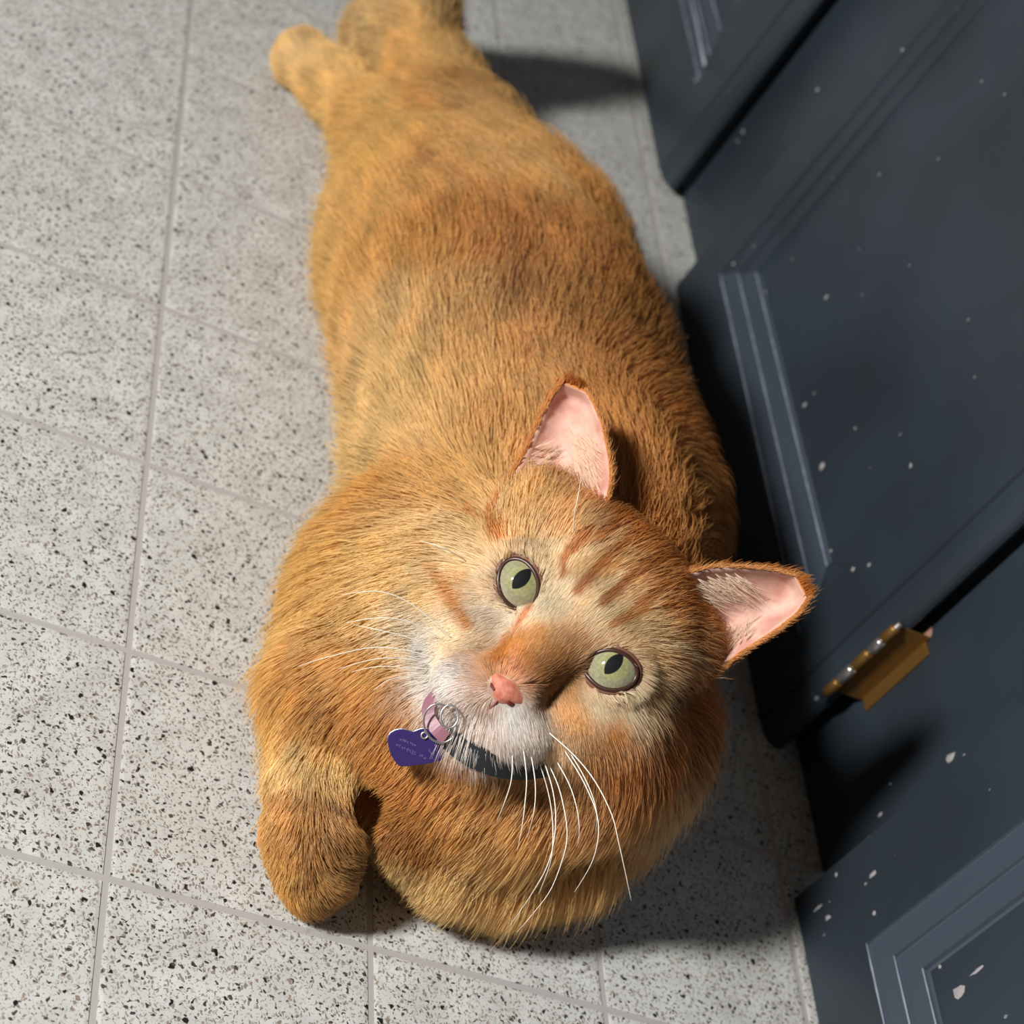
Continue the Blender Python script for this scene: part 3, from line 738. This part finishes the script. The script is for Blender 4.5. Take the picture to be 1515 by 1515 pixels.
# ---------------- nose, mouth
M_NOSE = simple('pink_nose', (184, 106, 86), .65); 
_n = M_NOSE.node_tree.nodes; _l = M_NOSE.node_tree.links; _t = _n.new('ShaderNodeTexNoise'); _t.inputs['Scale'].default_value = 340; _t.inputs['Detail'].default_value = 5
_g = _n.new('ShaderNodeNewGeometry'); _l.new(_g.outputs['Position'], _t.inputs['Vector']); _c = _n.new('ShaderNodeValToRGB'); _c.color_ramp.elements[0].position = .3; _c.color_ramp.elements[1].position = .7
_c.color_ramp.elements[0].color = (*lin((168, 88, 70)), 1); _c.color_ramp.elements[1].color = (*lin((206, 132, 108)), 1); _l.new(_t.outputs[0], _c.inputs[0]); _l.new(_c.outputs[0], _n['Principled BSDF'].inputs['Base Color'])
_b = _n.new('ShaderNodeBump'); _b.inputs['Strength'].default_value = .6; _b.inputs['Distance'].default_value = .0008; _l.new(_t.outputs[0], _b.inputs['Height']); _l.new(_b.outputs[0], _n['Principled BSDF'].inputs['Normal'])
M_NOSTRIL = simple('dark_nostril', (92, 32, 24), .6); M_LIP = simple('pink_lip', (158, 100, 94), .6)
bm = bmesh.new(); bmesh.ops.create_uvsphere(bm, u_segments=28, v_segments=20, radius=1)
for v in bm.verts:
    x, y, z = v.co
    w_ = 1 - .42 * max(0, -y) ** .8 + .05 * max(0, y)
    v.co = Vector((x * .0080 * w_, y * .0054, z * .0040 + .0006 * math.cos(x * 3) - .0008 * max(0, y)))
me = bpy.data.meshes.new('nose'); bm.to_mesh(me); bm.free(); me.polygons.foreach_set('use_smooth', [True] * len(me.polygons))
nose = link('nose', me, cat, M_NOSE, hp(0, -.0305, .0180)); nose.rotation_euler = rot; nose['label'] = 'small pink nose'
def local_tube(name, pts, rads, mat, parent, n_=8):
    o = link(name, tube(name, [hp(*p) for p in pts], rads, n_), parent, mat)
    if parent is nose:
        o.matrix_parent_inverse = nose.matrix_basis.inverted(); o.location = Vector((0, 0, 0)) - cat.location
    return o
for s_ in (-1, 1):
    local_tube('nostril', [(s_ * .0022, -.0322, .0208), (s_ * .0034, -.0332, .0206), (s_ * .0048, -.0330, .0198), (s_ * .0062, -.0318, .0186)], [.0003, .0009 if s_ > 0 else .0006, .0008 if s_ > 0 else .0006, .0003], M_NOSTRIL, nose)
local_tube('mouth_line', [(0, -.0340, .0205), (0, -.0368, .0196), (0, -.0395, .0180)], [.0004, .0005, .0004], M_LIP, cat)
for s_ in (-1, 1):
    local_tube('mouth_line', [(0, -.0395, .0180), (s_ * .003, -.0425, .0155), (s_ * .007, -.0445, .0120), (s_ * .012, -.0452, .0060)], [.0005, .0006, .0006, .0003], M_LIP, cat)
# ---------------- ears
M_EARIN = bpy.data.materials.new('pink_inner_ear'); M_EARIN.use_nodes = True
b = M_EARIN.node_tree.nodes['Principled BSDF']; b.inputs['Roughness'].default_value = .6; b.inputs['Specular IOR Level'].default_value = .25
nz = M_EARIN.node_tree.nodes.new('ShaderNodeTexNoise'); nz.inputs['Scale'].default_value = 110; nz.inputs['Detail'].default_value = 4
cr = M_EARIN.node_tree.nodes.new('ShaderNodeValToRGB'); cr.color_ramp.elements[0].position = .35; cr.color_ramp.elements[1].position = .68
cr.color_ramp.elements[0].color = (*lin((188, 136, 122)), 1); cr.color_ramp.elements[1].color = (*lin((216, 178, 162)), 1)
gg = M_EARIN.node_tree.nodes.new('ShaderNodeNewGeometry')
M_EARIN.node_tree.links.new(gg.outputs['Position'], nz.inputs['Vector']); M_EARIN.node_tree.links.new(nz.outputs[0], cr.inputs[0]); M_EARIN.node_tree.links.new(cr.outputs[0], b.inputs['Base Color'])
b.inputs['Subsurface Weight'].default_value = 0; b.inputs['Subsurface Scale'].default_value = .004
M_EARBACK = simple('ginger_ear_back', (196, 128, 66), .8)
IN_ = [(.0145, .026, -.030), (.0165, .036, -.029), (.0250, .0530, -.031), (.0385, .0655, -.036), (.0465, .0710, -.039), (.0515, .0738, -.041)]
OUT = [(.0500, .010, -.046), (.0530, .024, -.045), (.0552, .038, -.044), (.0588, .052, -.043), (.0608, .0635, -.0425), (.0600, .0708, -.041)]
def interp3(pts, t_):
    pts = np.array(pts); x = t_ * (len(pts) - 1); i = min(int(x), len(pts) - 2); f = x - i
    p0, p1, p2, p3 = pts[max(i - 1, 0)], pts[i], pts[i + 1], pts[min(i + 2, len(pts) - 1)]
    return .5 * ((2 * p1) + (-p0 + p2) * f + (2 * p0 - 5 * p1 + 4 * p2 - p3) * f * f + (-p0 + 3 * p1 - 3 * p2 + p3) * f ** 3)
NU, NV = 26, 18
for s_ in (-1, 1):
    G = np.zeros((NU + 1, NV + 1, 3))
    for i in range(NU + 1):
        t_ = i / NU; a = interp3(IN_, t_); c = interp3(OUT, t_)
        for j in range(NV + 1):
            f = j / NV; p = a * (1 - f) + c * f
            cup = math.sin(math.pi * f) ** .7 * (.0165 * (1 - t_) + .0065 * t_) * min(1, (1 - t_) * 6 + .05)
            rim = .0012 * (math.sin(math.pi * f) ** .2)
            p = p + np.array([.0038 * t_ ** 2 if s_ < 0 else 0, -.0022 * t_ ** 2 if s_ < 0 else 0, -cup]); k_ = 1 - p[2] / 2.4
            G[i, j] = hp(s_ * p[0] * k_, p[1] * k_, p[2])
    du = np.gradient(G, axis=0); dv = np.gradient(G, axis=1); nn = np.cross(du, dv); nn /= np.linalg.norm(nn, axis=2)[..., None] + 1e-12
    if (nn @ Nn).mean() < 0: nn = -nn
    B = G - nn * .0011
    VV = np.concatenate([G.reshape(-1, 3), B.reshape(-1, 3)]); m_ = (NU + 1) * (NV + 1); FF = []; MI = []
    id_ = lambda i, j, k=0: k * m_ + i * (NV + 1) + j
    for i in range(NU):
        for j in range(NV):
            FF.append((id_(i, j), id_(i + 1, j), id_(i + 1, j + 1), id_(i, j + 1))); MI.append(0)
            FF.append((id_(i, j, 1), id_(i, j + 1, 1), id_(i + 1, j + 1, 1), id_(i + 1, j, 1))); MI.append(1)
        for j in (0, NV):
            FF.append((id_(i, j), id_(i + 1, j), id_(i + 1, j, 1), id_(i, j, 1))); MI.append(1)
    for j in range(NV):
        FF.append((id_(NU, j), id_(NU, j + 1), id_(NU, j + 1, 1), id_(NU, j, 1))); MI.append(1)
    me = mesh('ear', VV, FF, True); me.materials.append(M_EARIN); me.materials.append(M_EARBACK); me.polygons.foreach_set('material_index', MI); fixn(me)
    er = link('ear', me, cat); er['label'] = 'upright pointed ear with pale pink inside'
    # short ginger fur on the back and the rim
    n_ = 5200; ii = rng.integers(0, NU, n_); jj = rng.integers(0, NV + 1, n_); rt = B[ii, jj] + (B[ii + 1, jj] - B[ii, jj]) * rng.random((n_, 1)) + rng.normal(0, .0004, (n_, 3))
    dr = du[ii, jj] / np.linalg.norm(du[ii, jj], axis=1)[:, None] + rng.normal(0, .15, (n_, 3)) - nn[ii, jj] * .25
    cl = np.array(lin((205, 135, 66))) * rng.uniform(.8, 1.15, (n_, 1))
    add_strands(rt, dr, -nn[ii, jj], rng.uniform(.003, .0055, n_), cl, .00012)
    for jedge, oth in ((0, 1), (NV, NV - 1)):
        n_ = 1500; x = rng.random(n_) * NU; ii = np.minimum(x.astype(int), NU - 1); fr = (x - ii)[:, None]
        rt = G[ii, jedge] * (1 - fr) + G[ii + 1, jedge] * fr - nn[ii, jedge] * rng.uniform(0, .0012, (n_, 1))
        outw = G[ii, jedge] - G[ii, 3 if jedge == 0 else NV - 3]; outw /= np.linalg.norm(outw, axis=1)[:, None]
        dr = du[ii, jedge] / np.linalg.norm(du[ii, jedge], axis=1)[:, None] * .9 + outw * .35 + rng.normal(0, .15, (n_, 3))
        cl = np.array(lin((228, 170, 104))) * rng.uniform(.85, 1.15, (n_, 1))
        add_strands(rt, dr, outw, rng.uniform(.0018, .0036, n_), cl, .00010)
    # pale hairs across the opening, rooted along both edges near the base
    for jedge, jt, n_, tlo, thi, l0, l1 in ((1, NV, 300, .08, .55, .006, .017), (NV - 1, 0, 170, .10, .5, .005, .012)):
        tq = rng.uniform(tlo, thi, n_); ii = (tq * NU).astype(int); jr = np.clip(jedge + (rng.integers(0, 5, n_) if jedge == 1 else -rng.integers(0, 4, n_)), 0, NV)
        rt = G[ii, jr] + nn[ii, jr] * .0002
        acr = G[ii, jt] - G[ii, jedge]; acr /= np.linalg.norm(acr, axis=1)[:, None]
        dr = acr * .55 + du[ii, jr] / np.linalg.norm(du[ii, jr], axis=1)[:, None] * .8 + nn[ii, jr] * .18 + rng.normal(0, .16, (n_, 3))
        cl = np.array(lin((250, 232, 208))) * rng.uniform(.85, 1.0, (n_, 1))
        add_strands(rt, dr, nn[ii, jr], rng.uniform(l0, l1, n_) * (1 - .5 * tq), cl, .00009, .35)
    # dense tuft at the foot of the ear hiding the join
    n_ = 2600; f = rng.random(n_); jj = (f * NV).astype(int); rt = G[1, jj] + (G[4, jj] - G[1, jj]) * rng.random((n_, 1)) + nn[1, jj] * rng.uniform(.0, .006, (n_, 1))
    dr = np.tile(Uu * .75 + Rr * s_ * .55 + Nn * .30, (n_, 1)) + rng.normal(0, .22, (n_, 3))
    cl = np.where(rng.random((n_, 1)) < .45, np.array(lin((238, 205, 160))), np.array(lin((214, 150, 86)))) * rng.uniform(.8, 1.1, (n_, 1))
    add_strands(rt, dr, np.tile(Nn, (n_, 1)), rng.uniform(.005, .011, n_), cl, .00013, .3)
# ---------------- whiskers
M_WHISK = simple('white_whisker', (246, 238, 226), .4)
WH = """668 944 609 894 560 875 505 880|656 946 605 920 560 914 510 922|648 968 605 944 560 932 522 924|650 975 600 962 550 958 485 972 440 986|645 985 600 975 555 975 500 990
645 990 600 988 560 986 520 994|650 1000 610 1000 575 1006 552 1022|811 1083 850 1118 881 1157 905 1205 915 1245 925 1290 934 1333|758 1111 757 1150 749 1180 735 1215
774 1106 779 1150 777 1185 772 1225 765 1259|795 1120 808 1160 816 1199 818 1240 814 1277 797 1323|809 1125 825 1160 834 1194 839 1230 835 1262 816 1314 790 1350 765 1379
823 1125 842 1160 853 1194 857 1225 855 1250|844 1115 862 1145 876 1176 883 1205 881 1231|785 1112 792 1160 790 1200 780 1240|802 1118 818 1170 822 1220 812 1275 785 1325 752 1372
835 1110 865 1160 885 1215 878 1270 850 1320|848 790 850 760 855 735 860 705|690 830 655 810 620 800"""
for row in WH.replace('\n', '|').split('|'):
    q = list(map(float, row.split())); px = [(q[i], q[i + 1]) for i in range(0, len(q), 2)]
    h0 = hit(*px[0])
    if h0 is None: h0 = Vector(hp(0, 0, -.02))
    dep = (h0 - CAM).length; pts = []
    for k, (u, v) in enumerate(px):
        f = k / (len(px) - 1)
        d_ = dep - .002 - .016 * math.sin(f * 2.2) + .004 * f
        pts.append(CAM + ray(u, v) * d_)
    fine = []
    for k in range(25):
        fine.append(interp3([tuple(p) for p in pts], k / 24))
    rr_ = [.00021 * (1 - .75 * (k / 24) ** 1.5) for k in range(25)]
    link('whisker', tube('whisker', fine, rr_, 6), cat, M_WHISK)
# ------------------------------------------------------------------ collar with heart tag
M_COLLAR = simple('black_webbing', (26, 28, 32), .6); M_MAUVE = simple('mauve_loop', (138, 88, 102), .45)
M_TAG = simple('purple_anodised_metal', (52, 36, 96), .45, .25); M_ENG = simple('engraved_metal', (122, 108, 152), .5, .5)
def front(u, v, off):
    h_ = hit(u, v); return np.array(CAM + ray(u, v) * ((h_ - CAM).length - off))
colr = empty('collar', Vector(front(715, 1120, .006))); tag(colr, 'black cat collar under the chin with silver rings and purple heart tag', 'collar')
cf = front(722, 1126, .0085); c0 = hp(0, -.022, -.062)
e1 = R[0] * .93 + R[1] * .36 + R[2] * .15; e1 /= np.linalg.norm(e1); bvec = cf - c0; bvec -= e1 * (bvec @ e1) * .6
e3 = np.cross(e1, bvec); e3 /= np.linalg.norm(e3)
if e3 @ Uu < 0: e3 = -e3
VV = []; FF = []; NS = 96; hw, th = .0044, .0010
for k in range(NS):
    a = 2 * math.pi * k / NS; p = c0 + (bvec @ e1) * 0 + e1 * .040 * math.sin(a) + bvec * math.cos(a) + (cf - c0 - bvec) * math.cos(a)
    o_ = p - c0; o_ /= np.linalg.norm(o_)
    for s1, s2 in ((-1, 0), (-1, 1), (1, 1), (1, 0)): VV.append(p + e3 * hw * s1 + o_ * th * 2 * s2)
    for j in range(4): FF.append((k * 4 + j, k * 4 + (j + 1) % 4, ((k + 1) % NS) * 4 + (j + 1) % 4, ((k + 1) % NS) * 4 + j))
link('band', fixn(mesh('band', VV, FF)), colr, M_COLLAR)
def plane_pt(u, v, c, nrm_):
    d = np.array(ray(u, v)); return np.array(CAM) + d * ((c - np.array(CAM)) @ nrm_) / (d @ nrm_)
def slab(name, pxs, c, nrm_, th_, mat, parent):
    top = [plane_pt(u, v, c, nrm_) for u, v in pxs]; n_ = len(top); ctr = sum(top) / n_
    back = [p - nrm_ * th_ for p in top]; inn = [ctr + (p - ctr) * .965 + nrm_ * .00025 for p in top]
    VV = inn + top + back; FF = [tuple(range(n_)), tuple(range(2 * n_, 3 * n_))[::-1]]
    for a in (0, n_):
        for k in range(n_): FF.append((a + k, a + (k + 1) % n_, a + n_ + (k + 1) % n_, a + n_ + k))
    return link(name, fixn(mesh(name, VV, FF)), parent, mat)
tc_ = front(620, 1105, .014); tn = Nn * .93 - Uu * .12 + Rr * .15; tn /= np.linalg.norm(tn)
hz = [(112, 470), (128, 400), (175, 335), (260, 285), (350, 262), (440, 262), (530, 285), (590, 308), (640, 318), (700, 290), (790, 255), (880, 242), (970, 262), (1060, 320), (1130, 420), (1230, 520), (1290, 590), (1318, 670), (1310, 760), (1262, 835), (1170, 895), (1050, 938), (880, 972), (700, 994), (540, 1012), (420, 1020), (350, 1008), (290, 950), (220, 850), (165, 730), (128, 600)]
hpx = [(565 + a / 13.77, 1060 + b_ / 13.77) for a, b_ in hz]
tg = slab('heart_tag', hpx, tc_, tn, .0011, M_TAG, colr); tg['label'] = 'purple heart-shaped metal tag'
link('tag_rim', tube('tag_rim', [plane_pt(u, v, tc_, tn) - tn * .0003 for u, v in hpx[:14]], .00034, 6), tg, M_STEEL)
# worn engraving, two slanting rows of small illegible strokes
rr2 = random.Random(3)
for (xa, ya, xb, yb, cnt) in ((285, 560, 700, 760, 8), (360, 455, 700, 590, 7), (740, 760, 900, 850, 3), (950, 670, 1060, 790, 3)):
    VV = []; FF = []
    for k in range(cnt):
        f = (k + .5) / cnt; cx_, cy_ = xa + (xb - xa) * f, ya + (yb - ya) * f
        for m_ in range(3):
            a = rr2.uniform(0, 3.14); L_ = rr2.uniform(14, 26); ox, oy = rr2.uniform(-14, 14), rr2.uniform(-24, 24); wd = 4.5
            x0, y0, x1, y1 = cx_ + ox - math.cos(a) * L_, cy_ + oy - math.sin(a) * L_, cx_ + ox + math.cos(a) * L_, cy_ + oy + math.sin(a) * L_
            nx, ny = -math.sin(a) * wd, math.cos(a) * wd; b0 = len(VV)
            for X_, Y_ in ((x0 + nx, y0 + ny), (x1 + nx, y1 + ny), (x1 - nx, y1 - ny), (x0 - nx, y0 - ny)):
                VV.append(plane_pt(565 + X_ / 13.77, 1060 + Y_ / 13.77, tc_, tn) + tn * .00030)
            for X_, Y_ in ((x0 + nx, y0 + ny), (x1 + nx, y1 + ny), (x1 - nx, y1 - ny), (x0 - nx, y0 - ny)):
                VV.append(plane_pt(565 + X_ / 13.77, 1060 + Y_ / 13.77, tc_, tn) + tn * .0001)
            FF += [(b0, b0 + 1, b0 + 2, b0 + 3)] + [(b0 + i, b0 + (i + 1) % 4, b0 + 4 + (i + 1) % 4, b0 + 4 + i) for i in range(4)]
    link('engraving', fixn(mesh('engraving', VV, FF)), tg, M_ENG)
def pring(name, cx, cy, rx, ry, ang, off, rad, mat, parent, tilt=0):
    pts = []
    cdep = np.linalg.norm(front(cx, cy, off) - np.array(CAM))
    for k in range(40):
        a = 2 * math.pi * k / 40; x, y = rx * math.cos(a), ry * math.sin(a)
        u, v = cx + x * math.cos(ang) - y * math.sin(ang), cy + x * math.sin(ang) + y * math.cos(ang)
        pts.append(CAM + ray(u, v) * (cdep + tilt * math.sin(a)))
    return link(name, tube(name, pts, rad, 8, True), parent, mat)
ro = np.linalg.norm(front(650, 1078, 0) - np.array(CAM)) - (np.linalg.norm(tc_ - np.array(CAM)) - .001)
pring('split_ring', 651, 1070, 24, 29, -.25, max(ro, .010), .00042, M_STEEL, colr, .0022)
pring('d_ring', 665, 1060, 13, 17, .1, max(ro, .010) + .001, .00042, M_STEEL, colr)
pring('rivet_eye', 628, 1088, 4.5, 4.5, 0, np.linalg.norm(front(628, 1088, 0) - np.array(CAM)) - np.linalg.norm(plane_pt(628, 1088, tc_, tn) - np.array(CAM)) + .0006, .00040, M_STEEL, tg)
pts = [front(u, v, o_) for u, v, o_ in ((664, 1022, -.003), (650, 1026, .008), (636, 1040, .011), (634, 1058, .011), (645, 1078, .010), (660, 1092, .007))]
lp = [interp3([tuple(p) for p in pts], k / 20) for k in range(21)]
VV = []; FF = []
for k, p in enumerate(lp):
    tgt = np.array(lp[min(k + 1, 20)]) - np.array(lp[max(k - 1, 0)]); tgt /= np.linalg.norm(tgt); sd = np.cross(tgt, Nn); sd /= np.linalg.norm(sd)
    for s1, s2 in ((-1, 0), (-1, 1), (1, 1), (1, 0)): VV.append(p + sd * .0023 * s1 + Nn * .0008 * s2)
    if k: 
        for j in range(4): FF.append(((k - 1) * 4 + j, (k - 1) * 4 + (j + 1) % 4, k * 4 + (j + 1) % 4, k * 4 + j))
FF += [(0, 1, 2, 3), (80, 83, 82, 81)]
lo_ = link('webbing_loop', fixn(mesh('webbing_loop', VV, FF)), colr, M_MAUVE); lo_['label'] = 'shiny mauve webbing loop'
# ---------------- the coat as one part of the cat
PP = np.concatenate(STR_P); PC = np.concatenate(STR_C); PR = np.concatenate(STR_R)
cu = bpy.data.hair_curves.new('fur'); cu.add_curves(counts)
cu.attributes['position'].data.foreach_set('vector', (PP - np.array(CATLOC)).astype(np.float32).ravel())
ra = cu.attributes.get('radius') or cu.attributes.new('radius', 'FLOAT', 'POINT'); ra.data.foreach_set('value', PR.astype(np.float32))
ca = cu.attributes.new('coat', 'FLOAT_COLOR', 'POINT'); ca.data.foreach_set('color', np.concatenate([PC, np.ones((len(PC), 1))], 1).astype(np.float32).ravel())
cu.materials.append(M_COAT)
fur = bpy.data.objects.new('fur', cu); C.objects.link(fur); fur.parent = cat; fur['kind'] = 'stuff'
print('strands', len(counts))
